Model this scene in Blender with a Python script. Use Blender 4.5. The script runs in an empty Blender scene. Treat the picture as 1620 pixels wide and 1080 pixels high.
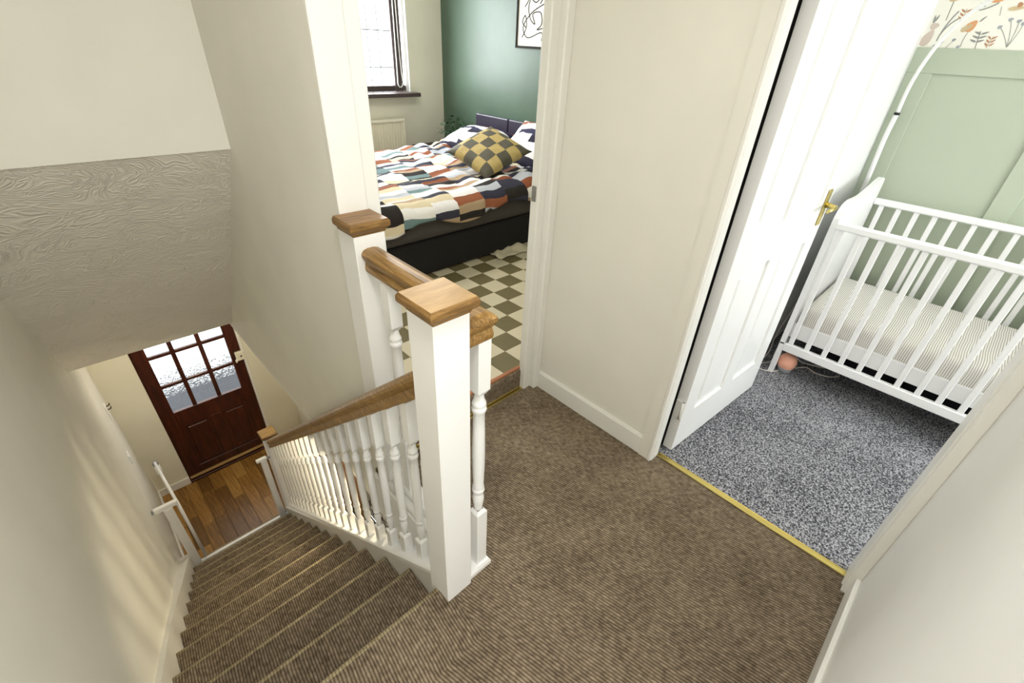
import bpy, bmesh, math, random
from mathutils import Vector, Matrix, noise
random.seed(7)
C = bpy.context.scene.collection
sc = bpy.context.scene

# ------------------------------------------------------------------ camera
yaw, pitch, roll, FPX, CAMZ = 0.7934053, 0.5760263, 0.0549053, 724.05, 1.55
fw = Vector((math.sin(yaw)*math.cos(pitch), math.cos(yaw)*math.cos(pitch), -math.sin(pitch)))
rt = Vector((math.cos(yaw), -math.sin(yaw), 0)); up = rt.cross(fw)
r2 = rt*math.cos(roll) + up*math.sin(roll); u2 = -rt*math.sin(roll) + up*math.cos(roll)
cd = bpy.data.cameras.new('camera'); cam = bpy.data.objects.new('camera', cd); C.objects.link(cam)
cam.matrix_world = Matrix(((r2.x, u2.x, -fw.x, 0), (r2.y, u2.y, -fw.y, 0), (r2.z, u2.z, -fw.z, CAMZ), (0, 0, 0, 1)))
cd.sensor_fit = 'HORIZONTAL'; cd.sensor_width = 36; cd.lens = FPX/1620*36; cd.clip_start = 0.02
sc.camera = cam

# ------------------------------------------------------------------ world, lights, exposure
w = bpy.data.worlds.new('world'); sc.world = w; w.use_nodes = True
w.node_tree.nodes['Background'].inputs[0].default_value = (0.93, 0.97, 1.0, 1)
w.node_tree.nodes['Background'].inputs[1].default_value = 4.0

def area(name, loc, direction, sx, sy, power, col, shape='RECTANGLE'):
    d = bpy.data.lights.new(name, 'AREA'); d.shape = shape; d.size = sx; d.size_y = sy
    d.energy = power; d.color = col
    o = bpy.data.objects.new(name, d); C.objects.link(o); o.location = loc
    o.rotation_euler = Vector(direction).to_track_quat('-Z', 'Y').to_euler()
    return o
area('daylight_bedroom', (2.45, 4.90, 1.62), (0, -1, -0.05), 1.10, 1.05, 105, (0.95, 0.98, 1.0))
area('daylight_nursery', (2.45, -2.44, 1.52), (0, 1, -0.03), 1.25, 1.15, 62, (0.93, 0.96, 1.0))
area('daylight_landing', (0.10, -1.66, 1.45), (0, 1, -0.02), 0.80, 1.15, 23, (1.0, 0.985, 0.95))  # low light from behind the camera, through an added window
area('fill_landing', (0.22, 0.30, 2.30), (0, 0, -1), 0.38, 0.38, 19, (1.0, 0.975, 0.93), 'DISK')  # unseen fill lamp added to brighten the landing
# lamp added in the front hall to light the stair nosings
area('fill_front_hall', (0.35, 4.15, -0.33), (0, 0, -1), 0.16, 0.16, 7, (1.0, 0.88, 0.66), 'DISK')
area('fill_bedroom', (2.1, 3.0, 2.30), (0, 0, -1), 0.38, 0.38, 15, (1.0, 0.96, 0.88), 'DISK')  # added fill, brightens the bedroom walls
area('fill_nursery', (2.55, -0.9, 2.30), (0, 0, -1), 0.38, 0.38, 5, (1.0, 0.97, 0.92), 'DISK')  # added weak fill for the nursery
pl = bpy.data.lights.new('lamp_hall', 'POINT'); pl.energy = 19; pl.color = (1.0, 0.86, 0.62); pl.shadow_soft_size = 0.05
po = bpy.data.objects.new('lamp_hall', pl); C.objects.link(po); po.location = (1.02, 1.75, -0.46)

sc.view_settings.view_transform = 'Standard'
sc.view_settings.look = 'None'
sc.view_settings.gamma = 1.0
sc.view_settings.use_curve_mapping = False
sc.view_settings.exposure = -0.13
sc.cycles.max_bounces = 10; sc.cycles.diffuse_bounces = 6

# ------------------------------------------------------------------ materials
def srgb(r, g, b):
    f = lambda c: (c/255/12.92) if c <= 10 else ((c/255+0.055)/1.055)**2.4
    return (f(r), f(g), f(b), 1)
class NT:
    def __init__(s, name):
        s.m = bpy.data.materials.new(name); s.m.use_nodes = True; s.t = s.m.node_tree
        s.b = s.t.nodes['Principled BSDF']; s._c = None
    def n(s, typ, **kw):
        nd = s.t.nodes.new(typ)
        for k, v in kw.items(): setattr(nd, k, v)
        return nd
    def l(s, a, b): s.t.links.new(a, b)
    def coord(s, kind='Object', scale=(1, 1, 1), rot=(0, 0, 0)):
        tc = s.n('ShaderNodeTexCoord'); mp = s.n('ShaderNodeMapping')
        mp.inputs['Scale'].default_value = scale; mp.inputs['Rotation'].default_value = rot
        s.l(tc.outputs[kind], mp.inputs['Vector']); return mp.outputs[0]
    def math(s, op, a, b=None, c=None):
        nd = s.n('ShaderNodeMath', operation=op)
        for i, v in enumerate((a, b, c)):
            if v is None: continue
            if isinstance(v, (int, float)): nd.inputs[i].default_value = v
            else: s.l(v, nd.inputs[i])
        return nd.outputs[0]
    def ramp(s, fac, stops, interp='LINEAR'):
        r = s.n('ShaderNodeValToRGB'); cr = r.color_ramp; cr.interpolation = interp
        while len(cr.elements) < len(stops): cr.elements.new(0.5)
        for e, (p, c) in zip(cr.elements, stops): e.position = p; e.color = c
        s.l(fac, r.inputs[0]); return r.outputs[0]
    def noise(s, vec, scale, detail=2, rough=0.5, dist=0.0):
        nd = s.n('ShaderNodeTexNoise'); nd.inputs['Scale'].default_value = scale
        nd.inputs['Detail'].default_value = detail; nd.inputs['Roughness'].default_value = rough
        nd.inputs['Distortion'].default_value = dist
        if vec is not None: s.l(vec, nd.inputs['Vector'])
        return nd
    def bump(s, h, strength=0.3, dist=0.002):
        b = s.n('ShaderNodeBump'); b.inputs['Strength'].default_value = strength; b.inputs['Distance'].default_value = dist
        s.l(h, b.inputs['Height']); s.l(b.outputs[0], s.b.inputs['Normal'])
    def rough(s, v): s.b.inputs['Roughness'].default_value = v; return s
    def spec(s, v): s.b.inputs['Specular IOR Level'].default_value = v; return s
M = {}
def paint(key, col, rough=0.6, bump=0.08, scale=60, var=0.03, metallic=0.0, spec=0.4):
    t = NT(key); v = t.coord()
    n1 = t.noise(v, 3.0, 3)
    c0 = tuple(x*(1-var) for x in col[:3]) + (1,); c1 = tuple(min(1, x*(1+var)) for x in col[:3]) + (1,)
    t.l(t.ramp(n1.outputs[0], [(0.3, c0), (0.7, c1)]), t.b.inputs['Base Color'])
    n2 = t.noise(v, scale, 4, 0.6); t.bump(n2.outputs[0], bump, 0.002)
    t.rough(rough).spec(spec); t.b.inputs['Metallic'].default_value = metallic
    M[key] = t.m; return t
paint('wall', (0.79, 0.772, 0.70, 1), 0.7, 0.10, 45)
paint('wall_cool_lit', (0.79, 0.782, 0.75, 1), 0.7, 0.10, 45)  # wall paint with cool daylight put into the colour
paint('wall_bed', (0.78, 0.75, 0.62, 1), 0.7, 0.08, 45)
paint('ceiling', (0.82, 0.81, 0.76, 1), 0.8)
paint('trim', (0.82, 0.81, 0.765, 1), 0.35, 0.05, 30, 0.02, 0, 0.5)
paint('white', (0.88, 0.88, 0.87, 1), 0.32, 0.04, 30, 0.02, 0, 0.5)
paint('crib_white', (0.90, 0.90, 0.91, 1), 0.35, 0.02, 30, 0.01, 0, 0.5)
paint('nursery_green', srgb(178, 187, 168), 0.6, 0.05, 50, 0.02)
paint('bed_green', srgb(80, 101, 85), 0.38, 0.10, 25, 0.10)
paint('brass', srgb(208, 190, 118), 0.28, 0.03, 80, 0.06, 1.0)
paint('chrome', srgb(150, 148, 145), 0.25, 0.03, 80, 0.06, 1.0)
paint('radiator', srgb(232, 227, 206), 0.4, 0.02, 30, 0.02)
paint('leather', srgb(52, 48, 66), 0.38, 0.12, 160, 0.08)
paint('dark_fabric', srgb(70, 65, 62), 0.9, 0.25, 220, 0.10)
paint('black_fabric', srgb(24, 22, 20), 0.9, 0.2, 150, 0.15)
paint('black_plastic', srgb(22, 22, 26), 0.3, 0.2, 12, 0.15)
paint('dark_wood', srgb(44, 36, 34), 0.4, 0.1, 60, 0.15)
paint('window_dark', srgb(74, 62, 60), 0.4, 0.05, 60, 0.08)
paint('peach', srgb(250, 184, 158), 0.45, 0.03, 40, 0.03)
paint('cable', srgb(214, 206, 200), 0.5, 0.02)
paint('grey_plastic', srgb(140, 142, 146), 0.4, 0.02)
paint('terracotta', srgb(170, 112, 76), 0.55, 0.1, 60, 0.10)
paint('dark_hole', srgb(30, 27, 22), 0.8)
paint('leaf', srgb(46, 78, 44), 0.5, 0.1, 60, 0.3)
paint('pot', srgb(90, 84, 78), 0.6)
paint('cream_ball', srgb(214, 190, 158), 0.7, 0.2, 80, 0.05)
paint('tan_cloth', srgb(196, 150, 112), 0.85, 0.2, 90, 0.08)
paint('paving', srgb(205, 205, 202), 0.85, 0.2, 30, 0.1)
paint('porch', srgb(52, 54, 58), 0.7, 0.3, 20, 0.35)
paint('fill_housing', (0.85, 0.85, 0.83, 1), 0.4)
paint('tile_olive', srgb(116, 106, 74), 0.55, 0.06, 90, 0.08)
paint('tile_cream', srgb(214, 204, 178), 0.55, 0.06, 90, 0.06)
paint('print_cream', (0.86, 0.84, 0.76, 1), 0.6, 0.03)
paint('ink_black', srgb(38, 36, 34), 0.6)
for k, c in dict(w_grey=(150, 150, 146), w_dark=(112, 110, 104), w_orange=(222, 164, 118), w_brown=(186, 138, 104), w_tan=(206, 186, 150), w_pink=(205, 190, 178), w_blue=(168, 172, 178)).items():
    paint(k, srgb(*c), 0.7, 0.02, 40, 0.15)

def mat_artex():
    t = NT('artex'); v = t.coord('Object', (1.0, 1.6, 1.6))
    n = t.noise(v, 3.0, 2, 0.5, 2.2)
    a = t.math('SINE', t.math('MULTIPLY', n.outputs[0], 62.0))
    n2 = t.noise(v, 9.0, 2)
    msk = t.math('POWER', t.math('ABSOLUTE', a), 3.0)
    h = t.math('MULTIPLY', msk, n2.outputs[0])
    t.b.inputs['Base Color'].default_value = (0.74, 0.71, 0.63, 1)
    t.bump(h, 0.7, 0.0065); t.rough(0.55); M['artex'] = t.m
mat_artex()

def mat_carpet(key, skew, stops):
    t = NT(key); v = t.coord()
    sp = t.n('ShaderNodeSeparateXYZ'); t.l(v, sp.inputs[0])
    wob = t.noise(v, 9, 2)
    yz = t.math('SUBTRACT', sp.outputs[1], sp.outputs[2])
    x = t.math('ADD', t.math('ADD', sp.outputs[0], t.math('MULTIPLY', yz, skew)), t.math('MULTIPLY', wob.outputs[0], 0.008))
    px = t.math('DIVIDE', x, 0.0098)
    row = t.math('FLOOR', px)
    rib = t.math('ABSOLUTE', t.math('SINE', t.math('MULTIPLY', px, math.pi)))
    wr = t.n('ShaderNodeTexWhiteNoise', noise_dimensions='1D'); t.l(row, wr.inputs['W'])
    cb = t.n('ShaderNodeCombineXYZ'); t.l(t.math('MULTIPLY', row, 3.7), cb.inputs[0]); t.l(t.math('ADD', t.math('DIVIDE', yz, 0.020), t.math('MULTIPLY', wr.outputs[0], 9.0)), cb.inputs[1])
    dn = t.noise(cb.outputs[0], 1.0, 1); dash = dn.outputs[0]
    fine = t.noise(v, 300, 2, 0.7)
    big = t.noise(v, 5, 3)
    h = t.math('ADD', t.math('MULTIPLY', t.math('POWER', rib, 0.8), 0.42), t.math('MULTIPLY', dash, 0.60))
    hh = t.math('ADD', t.math('MULTIPLY', h, 0.80), t.math('MULTIPLY', fine.outputs[0], 0.30))
    hb = t.math('ADD', hh, t.math('MULTIPLY', t.math('SUBTRACT', big.outputs[0], 0.5), 0.25))
    col = t.ramp(hb, stops)
    t.l(col, t.b.inputs['Base Color']); t.bump(hh, 0.8, 0.006); t.rough(0.95).spec(0.1)
    M[key] = t.m
CST = [(0.34, srgb(56, 46, 36)), (0.62, srgb(116, 102, 85)), (0.92, srgb(172, 156, 134))]
mat_carpet('carpet', 0.22, CST)
mat_carpet('stair_carpet', -0.10, CST)
mat_carpet('stair_nosing_lit', -0.10, [(0.34, srgb(116, 104, 80)), (0.62, srgb(164, 150, 118)), (0.92, srgb(200, 188, 156))])   # light caught on the nosing edges, put into a lighter pile colour

def mat_speckle():
    t = NT('speckled_carpet'); v = t.coord()
    n1 = t.noise(v, 150, 2, 0.6); n2 = t.noise(v, 3.5, 3)
    f = t.math('ADD', n1.outputs[0], t.math('MULTIPLY', t.math('SUBTRACT', n2.outputs[0], 0.5), 0.16))
    col = t.ramp(f, [(0.36, srgb(52, 52, 57)), (0.48, srgb(106, 106, 111)), (0.62, srgb(180, 180, 185))])
    t.l(col, t.b.inputs['Base Color']); t.bump(n1.outputs[0], 0.9, 0.008); t.rough(0.95).spec(0.1)
    M['speckle'] = t.m
mat_speckle()

def mat_wood(key, c0, c1, c2, stretch, scale=9, rough=0.4, rnd=0.0):
    t = NT(key); v = t.coord('Object', stretch)
    n = t.noise(v, scale, 4, 0.55, 0.6)
    n2 = t.noise(v, scale*6, 3, 0.6)
    f = t.math('ADD', t.math('MULTIPLY', n.outputs[0], 0.75), t.math('MULTIPLY', n2.outputs[0], 0.25))
    if rnd:
        oi = t.n('ShaderNodeObjectInfo')
        f = t.math('ADD', f, t.math('MULTIPLY', t.math('SUBTRACT', oi.outputs['Random'], 0.5), rnd))
    t.l(t.ramp(f, [(0.30, c0), (0.5, c1), (0.70, c2)]), t.b.inputs['Base Color'])
    t.bump(n2.outputs[0], 0.12, 0.002); t.rough(rough); M[key] = t.m
mat_wood('rail_y', srgb(88, 62, 26), srgb(142, 107, 56), srgb(186, 150, 90), (14, 0.9, 14))
mat_wood('rail_x', srgb(88, 62, 26), srgb(142, 107, 56), srgb(186, 150, 90), (0.9, 14, 14))
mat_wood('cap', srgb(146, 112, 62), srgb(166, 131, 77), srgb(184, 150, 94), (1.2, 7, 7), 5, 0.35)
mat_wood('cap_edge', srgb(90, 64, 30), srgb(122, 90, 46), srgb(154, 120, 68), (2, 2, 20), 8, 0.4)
mat_wood('cap_dark', srgb(96, 66, 34), srgb(136, 98, 54), srgb(170, 132, 80), (1.5, 12, 12), 7, 0.4)
mat_wood('mahogany', srgb(40, 16, 9), srgb(64, 26, 14), srgb(84, 38, 20), (6, 6, 0.8), 6, 0.3)
mat_wood('oak', srgb(104, 72, 28), srgb(142, 102, 46), srgb(172, 132, 70), (12, 0.9, 1), 6, 0.35, 0.45)

def mat_stripes():
    t = NT('striped_sheet'); v = t.coord()
    sp = t.n('ShaderNodeSeparateXYZ'); t.l(v, sp.inputs[0]); n = t.noise(v, 5, 2)
    s = t.math('SINE', t.math('MULTIPLY', t.math('ADD', sp.outputs[1], t.math('MULTIPLY', n.outputs[0], 0.02)), 2*math.pi/0.0088))
    col = t.ramp(t.math('ADD', t.math('MULTIPLY', s, 0.5), 0.5), [(0.60, srgb(240, 238, 232)), (0.80, srgb(172, 164, 160))])
    t.l(col, t.b.inputs['Base Color']); t.rough(0.9); t.bump(t.noise(v, 12, 3).outputs[0], 0.2, 0.01); M['stripes'] = t.m
mat_stripes()

PAL = [srgb(236, 232, 230), srgb(58, 58, 72), srgb(240, 238, 236), srgb(44, 40, 38), srgb(222, 208, 178), srgb(140, 82, 56), srgb(238, 236, 238), srgb(186, 190, 200), srgb(52, 52, 66), srgb(240, 236, 232), srgb(176, 152, 124), srgb(150, 92, 66), srgb(112, 136, 138), srgb(238, 234, 228)]
def mat_patch(key, cw, bh, wav, pal=PAL):
    t = NT(key); v = t.coord('UV')
    sp = t.n('ShaderNodeSeparateXYZ'); t.l(v, sp.inputs[0])
    nz = t.noise(v, 2.4, 2)
    u = t.math('ADD', t.math('DIVIDE', sp.outputs[0], cw), t.math('MULTIPLY', nz.outputs[0], 0.35))
    col = t.math('FLOOR', u)
    wn = t.n('ShaderNodeTexWhiteNoise', noise_dimensions='1D'); t.l(col, wn.inputs['W'])
    nw = t.noise(v, 3.6, 2)
    vv = t.math('ADD', t.math('DIVIDE', sp.outputs[1], bh), t.math('ADD', t.math('MULTIPLY', nw.outputs[0], wav), t.math('MULTIPLY', wn.outputs[0], 5.0)))
    band = t.math('FLOOR', vv)
    cb = t.n('ShaderNodeCombineXYZ'); t.l(col, cb.inputs[0]); t.l(band, cb.inputs[1])
    w2 = t.n('ShaderNodeTexWhiteNoise', noise_dimensions='2D'); t.l(cb.outputs[0], w2.inputs['Vector'])
    N = len(pal)
    t.l(t.ramp(w2.outputs['Value'], [(i/N, c) for i, c in enumerate(pal)], 'CONSTANT'), t.b.inputs['Base Color'])
    t.rough(0.85).spec(0.2); t.bump(t.noise(v, 40, 3).outputs[0], 0.15, 0.01); M[key] = t.m
mat_patch('duvet', 0.22, 0.052, 0.9)
mat_patch('pillow_print', 0.30, 0.10, 1.4, [srgb(238, 236, 240), srgb(58, 58, 84), srgb(244, 242, 244), srgb(240, 238, 240), srgb(46, 44, 60), srgb(236, 232, 232), srgb(162, 96, 68), srgb(206, 210, 220)])
mat_patch('bag_print', 0.05, 0.04, 2.5, [srgb(230, 224, 218), srgb(44, 44, 56), srgb(236, 230, 224), srgb(60, 58, 66)])

def mat_check():
    t = NT('check_cushion'); v = t.coord('UV')
    ck = t.n('ShaderNodeTexChecker'); ck.inputs['Scale'].default_value = 5.0
    ck.inputs['Color1'].default_value = srgb(186, 164, 104); ck.inputs['Color2'].default_value = srgb(84, 80, 66)
    t.l(v, ck.inputs['Vector']); n = t.noise(v, 9, 4)
    mx = t.n('ShaderNodeMix', data_type='RGBA', blend_type='MULTIPLY'); mx.inputs[0].default_value = 0.35
    t.l(ck.outputs[0], mx.inputs[6]); t.l(t.ramp(n.outputs[0], [(0.3, (0.5, 0.5, 0.5, 1)), (0.7, (1, 1, 1, 1))]), mx.inputs[7])
    t.l(mx.outputs[2], t.b.inputs['Base Color']); t.rough(0.7); t.bump(n.outputs[0], 0.3, 0.02); M['check'] = t.m
mat_check()

def mat_glass(key, rough_tex):
    t = NT(key)
    tr = t.n('ShaderNodeBsdfTransparent'); tr.inputs[0].default_value = (0.97, 0.98, 0.98, 1)
    if rough_tex:
        g = t.n('ShaderNodeBsdfRefraction'); g.inputs['IOR'].default_value = 1.08; g.inputs['Roughness'].default_value = 0.03
        v = t.coord('Object', (1, 1, 0.7)); n = t.noise(v, 30, 2, 0.5, 1.5)
        b = t.n('ShaderNodeBump'); b.inputs['Strength'].default_value = 1.0; b.inputs['Distance'].default_value = 0.16
        t.l(n.outputs[0], b.inputs['Height']); t.l(b.outputs[0], g.inputs['Normal'])
    else:
        g = t.n('ShaderNodeBsdfGlossy'); g.inputs['Roughness'].default_value = 0.02
    mx = t.n('ShaderNodeMixShader'); mx.inputs[0].default_value = 0.85 if rough_tex else 0.08
    t.l(tr.outputs[0], mx.inputs[1]); t.l(g.outputs[0], mx.inputs[2])
    t.l(mx.outputs[0], t.t.nodes['Material Output'].inputs['Surface']); M[key] = t.m
mat_glass('glass', False); mat_glass('obscured_glass', True)

# ------------------------------------------------------------------ mesh helpers
def link(name, me, mat, parent=None, loc=None):
    o = bpy.data.objects.new(name, me); C.objects.link(o)
    if mat is not None and len(me.materials) == 0: me.materials.append(M[mat])
    if loc is not None: o.location = loc
    if parent is not None:
        o.parent = parent; o.matrix_parent_inverse = root_inv(parent)
    return o
def root_inv(p):
    m = Matrix.Identity(4)
    while p is not None:
        m = (p.matrix_parent_inverse @ p.matrix_basis if p.parent else p.matrix_basis) @ m
        p = p.parent
    return m.inverted()
def mesh(name, verts, faces, smooth=False):
    me = bpy.data.meshes.new(name); me.from_pydata(verts, [], faces); me.update()
    if smooth: me.polygons.foreach_set('use_smooth', [True]*len(me.polygons))
    return me
class MB:
    def __init__(s): s.bm = bmesh.new()
    def box(s, x0, x1, y0, y1, z0, z1, bev=0.0, mi=0, seg=1):
        vs = [s.bm.verts.new((x, y, z)) for x in (x0, x1) for y in (y0, y1) for z in (z0, z1)]
        fs = [(0, 1, 3, 2), (4, 6, 7, 5), (0, 4, 5, 1), (2, 3, 7, 6), (0, 2, 6, 4), (1, 5, 7, 3)]
        F = [s.bm.faces.new([vs[i] for i in f]) for f in fs]
        for f in F: f.material_index = mi
        if bev > 0:
            ed = list({e for f in F for e in f.edges})
            bmesh.ops.bevel(s.bm, geom=ed, offset=bev, segments=seg, affect='EDGES', profile=0.5)
        return s
    def prism(s, pts, axis, a0, a1, mi=0):
        def P(u, v, a): return {'x': (a, u, v), 'y': (u, a, v), 'z': (u, v, a)}[axis]
        A = [s.bm.verts.new(P(u, v, a0)) for u, v in pts]; B = [s.bm.verts.new(P(u, v, a1)) for u, v in pts]
        n = len(pts); F = [s.bm.faces.new(A), s.bm.faces.new(B[::-1])]
        for i in range(n): F.append(s.bm.faces.new((A[i], B[i], B[(i+1) % n], A[(i+1) % n])))
        for f in F: f.material_index = mi
        return s
    def tube(s, path, r, seg=8, cap=True):
        path = [Vector(p) for p in path]; rings = []
        rr = r if isinstance(r, (list, tuple)) else [r]*len(path)
        nrm = None
        for i, p in enumerate(path):
            d = (path[min(i+1, len(path)-1)] - path[max(i-1, 0)]).normalized()
            if nrm is None: nrm = d.orthogonal().normalized()
            nrm = (nrm - d*nrm.dot(d)).normalized(); bn = d.cross(nrm)
            rings.append([s.bm.verts.new(p + (nrm*math.cos(2*math.pi*k/seg) + bn*math.sin(2*math.pi*k/seg))*rr[i]) for k in range(seg)])
        for a, b in zip(rings, rings[1:]):
            for k in range(seg):
                f = s.bm.faces.new((a[k], a[(k+1) % seg], b[(k+1) % seg], b[k])); f.smooth = True
        if cap: s.bm.faces.new(rings[0][::-1]); s.bm.faces.new(rings[-1])
        return s
    def lathe(s, prof, cx, cy, seg=14, cap=True):
        rings = [[s.bm.verts.new((cx + r*math.cos(2*math.pi*k/seg), cy + r*math.sin(2*math.pi*k/seg), z)) for k in range(seg)] for r, z in prof]
        for a, b in zip(rings, rings[1:]):
            for k in range(seg):
                f = s.bm.faces.new((a[k], a[(k+1) % seg], b[(k+1) % seg], b[k])); f.smooth = True
        if cap: s.bm.faces.new(rings[0][::-1]); s.bm.faces.new(rings[-1])
        return s
    def sweep(s, prof, path, closed_caps=True):
        """profile (lateral, height) swept along a level or sloping path, mitred in plan"""
        path = [Vector(p) for p in path]; rings = []
        for i, p in enumerate(path):
            def hd(a, b): d = b - a; d.z = 0; return d.normalized()
            if i == 0: d = hd(path[0], path[1]); k = 1
            elif i == len(path)-1: d = hd(path[-2], path[-1]); k = 1
            else:
                d1, d2 = hd(path[i-1], p), hd(p, path[i+1]); d = (d1+d2).normalized(); k = 1/max(0.2, d.dot(d1))
            lat = Vector((d.y, -d.x, 0))*k
            rings.append([s.bm.verts.new(p + lat*a + Vector((0, 0, b))) for a, b in prof])
        n = len(prof)
        for a, b in zip(rings, rings[1:]):
            for k in range(n): s.bm.faces.new((a[k], a[(k+1) % n], b[(k+1) % n], b[k]))
        s.bm.faces.new(rings[0]); s.bm.faces.new(rings[-1][::-1]); return s
    def xform(s, f):
        for v in s.bm.verts: v.co = Vector(f(v.co))
        return s
    def data(s, name):
        bmesh.ops.recalc_face_normals(s.bm, faces=s.bm.faces)
        me = bpy.data.meshes.new(name); s.bm.to_mesh(me); s.bm.free(); return me
    def build(s, name, mat, parent=None, loc=None, extra=()):
        me = s.data(name)
        if mat: me.materials.append(M[mat])
        for e in extra: me.materials.append(M[e])
        return link(name, me, None, parent, loc)
def tag(o, label=None, cat=None, group=None, kind=None):
    if label: o['label'] = label
    if cat: o['category'] = cat
    if group: o['group'] = group
    if kind: o['kind'] = kind
    return o
def empty(name, loc, label, cat, group=None, kind=None):
    o = bpy.data.objects.new(name, None); C.objects.link(o); o.location = loc; o.empty_display_size = 0.1
    return tag(o, label, cat, group, kind)
def struct(o, label, cat): return tag(o, label, cat, None, 'structure')
def boxes(name, mat, lst, label, cat, bev=0.0):
    m = MB()
    for b in lst: m.box(*b, bev)
    return struct(m.build(name, mat), label, cat)

# ------------------------------------------------------------------ room shell
XL, XS, XR, XH = -0.36, 0.58, 1.51, 1.15      # stair wall, stairwell wall, landing wall, hall wall
FL, BF, CE = -2.6, 0.12, 2.4                  # hall floor, bedroom floor, ceiling
YF, XG, XN = 4.69, 3.46, 3.47                 # house front, bedroom green wall, nursery far wall
NOSE, GO, RI = 0.744, 0.23, 0.20

boxes('wall_left', 'wall', [(XL-0.1, XL, -1.7, YF+0.15, FL, CE)], 'long cream painted wall down the left side of the stairs', 'wall')
boxes('wall_right', 'wall_cool_lit', [(0.50, XR, -0.345, -0.245, -0.28, CE), (0.50, 0.60, -1.6, -0.345, -0.28, CE)], 'wall at the right edge of the landing, cool daylight put into its colour', 'wall')
boxes('wall_landing', 'wall', [(XR, XR+0.1, 0.60, 1.34, 0, CE), (XR, XR+0.1, -0.245, 0.60, 2.02, CE), (XR, XR+0.1, -2.3, -0.245, 0, CE)], 'cream landing wall between the bedroom and nursery doorways', 'wall')
boxes('wall_bedroom', 'wall_bed', [(XS+0.08, 0.70, 1.338, 1.45, 0, CE), (0.70, 1.57, 1.345, 1.45, 2.12, CE), (1.57, XG+0.1, 1.338, 1.45, 0, CE)], 'wall with the bedroom doorway opening', 'wall')
boxes('wall_stairwell', 'wall', [(XS, XS+0.08, 1.335, YF, -0.30, CE)], 'tall cream wall on the right of the stairwell', 'wall')
boxes('wall_front', 'wall_bed', [(XL-0.1, -0.075, YF, YF+0.15, FL, -0.30), (0.785, XH+0.1, YF, YF+0.15, FL, -0.30), (-0.075, 0.785, YF, YF+0.15, -0.60, -0.30),
    (XL-0.1, 1.95, YF, YF+0.15, -0.30, CE), (3.04, XG+0.1, YF, YF+0.15, -0.30, CE), (1.95, 3.04, YF, YF+0.15, -0.30, 1.06), (1.95, 3.04, YF, YF+0.15, 2.16, CE)], 'cream front wall around the front door and bedroom window', 'wall')
boxes('wall_back', 'wall', [(XL, -0.30, -1.7, -1.6, -0.28, CE), (0.50, 0.60, -1.7, -1.6, -0.28, CE), (-0.30, 0.50, -1.7, -1.6, -0.28, 0.88), (-0.30, 0.50, -1.7, -1.6, 2.02, CE)], 'end wall of the landing around its added window', 'wall')
boxes('wall_bulkhead', 'wall', [(XL, XS, 2.293, 2.39, 1.124, CE)], 'smooth cream wall above the textured slope over the stairs', 'wall')
o = MB().prism([(2.297, 1.128), (3.49, -0.28), (3.60, -0.28), (3.60, -0.16), (2.39, 1.128)], 'x', XL, XS).build('ceiling_slope', 'artex')
struct(o, 'sloping soffit in swirled textured plaster over the stairs', 'ceiling')
boxes('ceiling_hall', 'ceiling', [(XL, XS, 3.60, YF, -0.30, -0.24), (XS, XH, -0.245, YF, -0.34, -0.30)], 'flat ceiling of the downstairs hall', 'ceiling')
boxes('wall_hall', 'wall', [(XH, XH+0.1, -0.345, YF, FL, -0.30), (XL, XH, -0.345, -0.245, FL, -0.34)], 'hall wall beyond the stair spindles', 'wall')
boxes('wall_green', 'bed_green', [(XG, XG+0.1, 1.45, YF, -0.28, CE)], 'dark green painted bedroom wall behind the bed', 'wall')
boxes('wall_side', 'white', [(XR+0.1, XN, 0.585, 0.685, 0, CE)], 'white nursery side wall behind the open door', 'wall')
boxes('wall_window', 'nursery_green', [(XR+0.1, 1.8, -2.4, -2.3, 0, CE), (3.1, XN+0.1, -2.4, -2.3, 0, CE), (1.8, 3.1, -2.4, -2.3, 0, 0.92), (1.8, 3.1, -2.4, -2.3, 2.12, CE)], 'nursery wall around the window opposite the open door', 'wall')
boxes('ceiling', 'ceiling', [(XL-0.1, 3.6, -2.4, YF+0.15, CE, CE+0.1)], 'white ceiling over the upper floor', 'ceiling')

# floors
floor = boxes('floor', 'carpet', [(XL, 0.50, -1.6, -0.245, -0.28, 0), (XL, 0.56, -0.245, 0.52, -0.28, 0), (0.56, XR+0.045, -0.245, 1.33, -0.28, 0), (0.474, 0.56, 0.52, 0.78, -0.28, 0)], 'brown ribbed loop-pile carpet on the landing', 'carpet')
boxes('floor_nursery', 'speckle', [(XR+0.045, XN+0.1, -2.3, 0.60, -0.28, 0.002)], 'speckled grey carpet in the nursery', 'carpet')
fb = boxes('floor_bedroom', 'terracotta', [(XS+0.08, XG, 1.345, YF, -0.27, BF-0.004)], 'olive and cream checkered floor in the bedroom', 'floor')
tile_me = {}
TS = 0.1427
for nm in ('tile_olive', 'tile_cream'):
    tile_me[nm] = MB().box(0, TS-0.0012, 0, TS-0.0012, -0.004, 0, 0.0006).data(nm); tile_me[nm].materials.append(M[nm])
for i in range(-6, 12):
    for j in range(-1, 10):
        y0 = 1.498 + j*TS
        if j == -1: y0 = y0  # first course is cut by the threshold
        nm = 'tile_olive' if (i + j) % 2 == 0 else 'tile_cream'
        if 1.4715 + i*TS < XS+0.09 or 1.4715 + (i+1)*TS > XG: continue
        link('tile', tile_me[nm], None, fb, (1.4715 + i*TS, y0, BF))
MB().box(0.70, 1.45, 1.334, 1.354, BF-0.01, BF+0.004, 0.002).build('threshold_strip', 'terracotta', fb)
MB().box(0.70, 1.45, 1.322, 1.346, 0.0, BF-0.006, 0.004).build('carpet_riser', 'carpet', fb)

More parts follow.
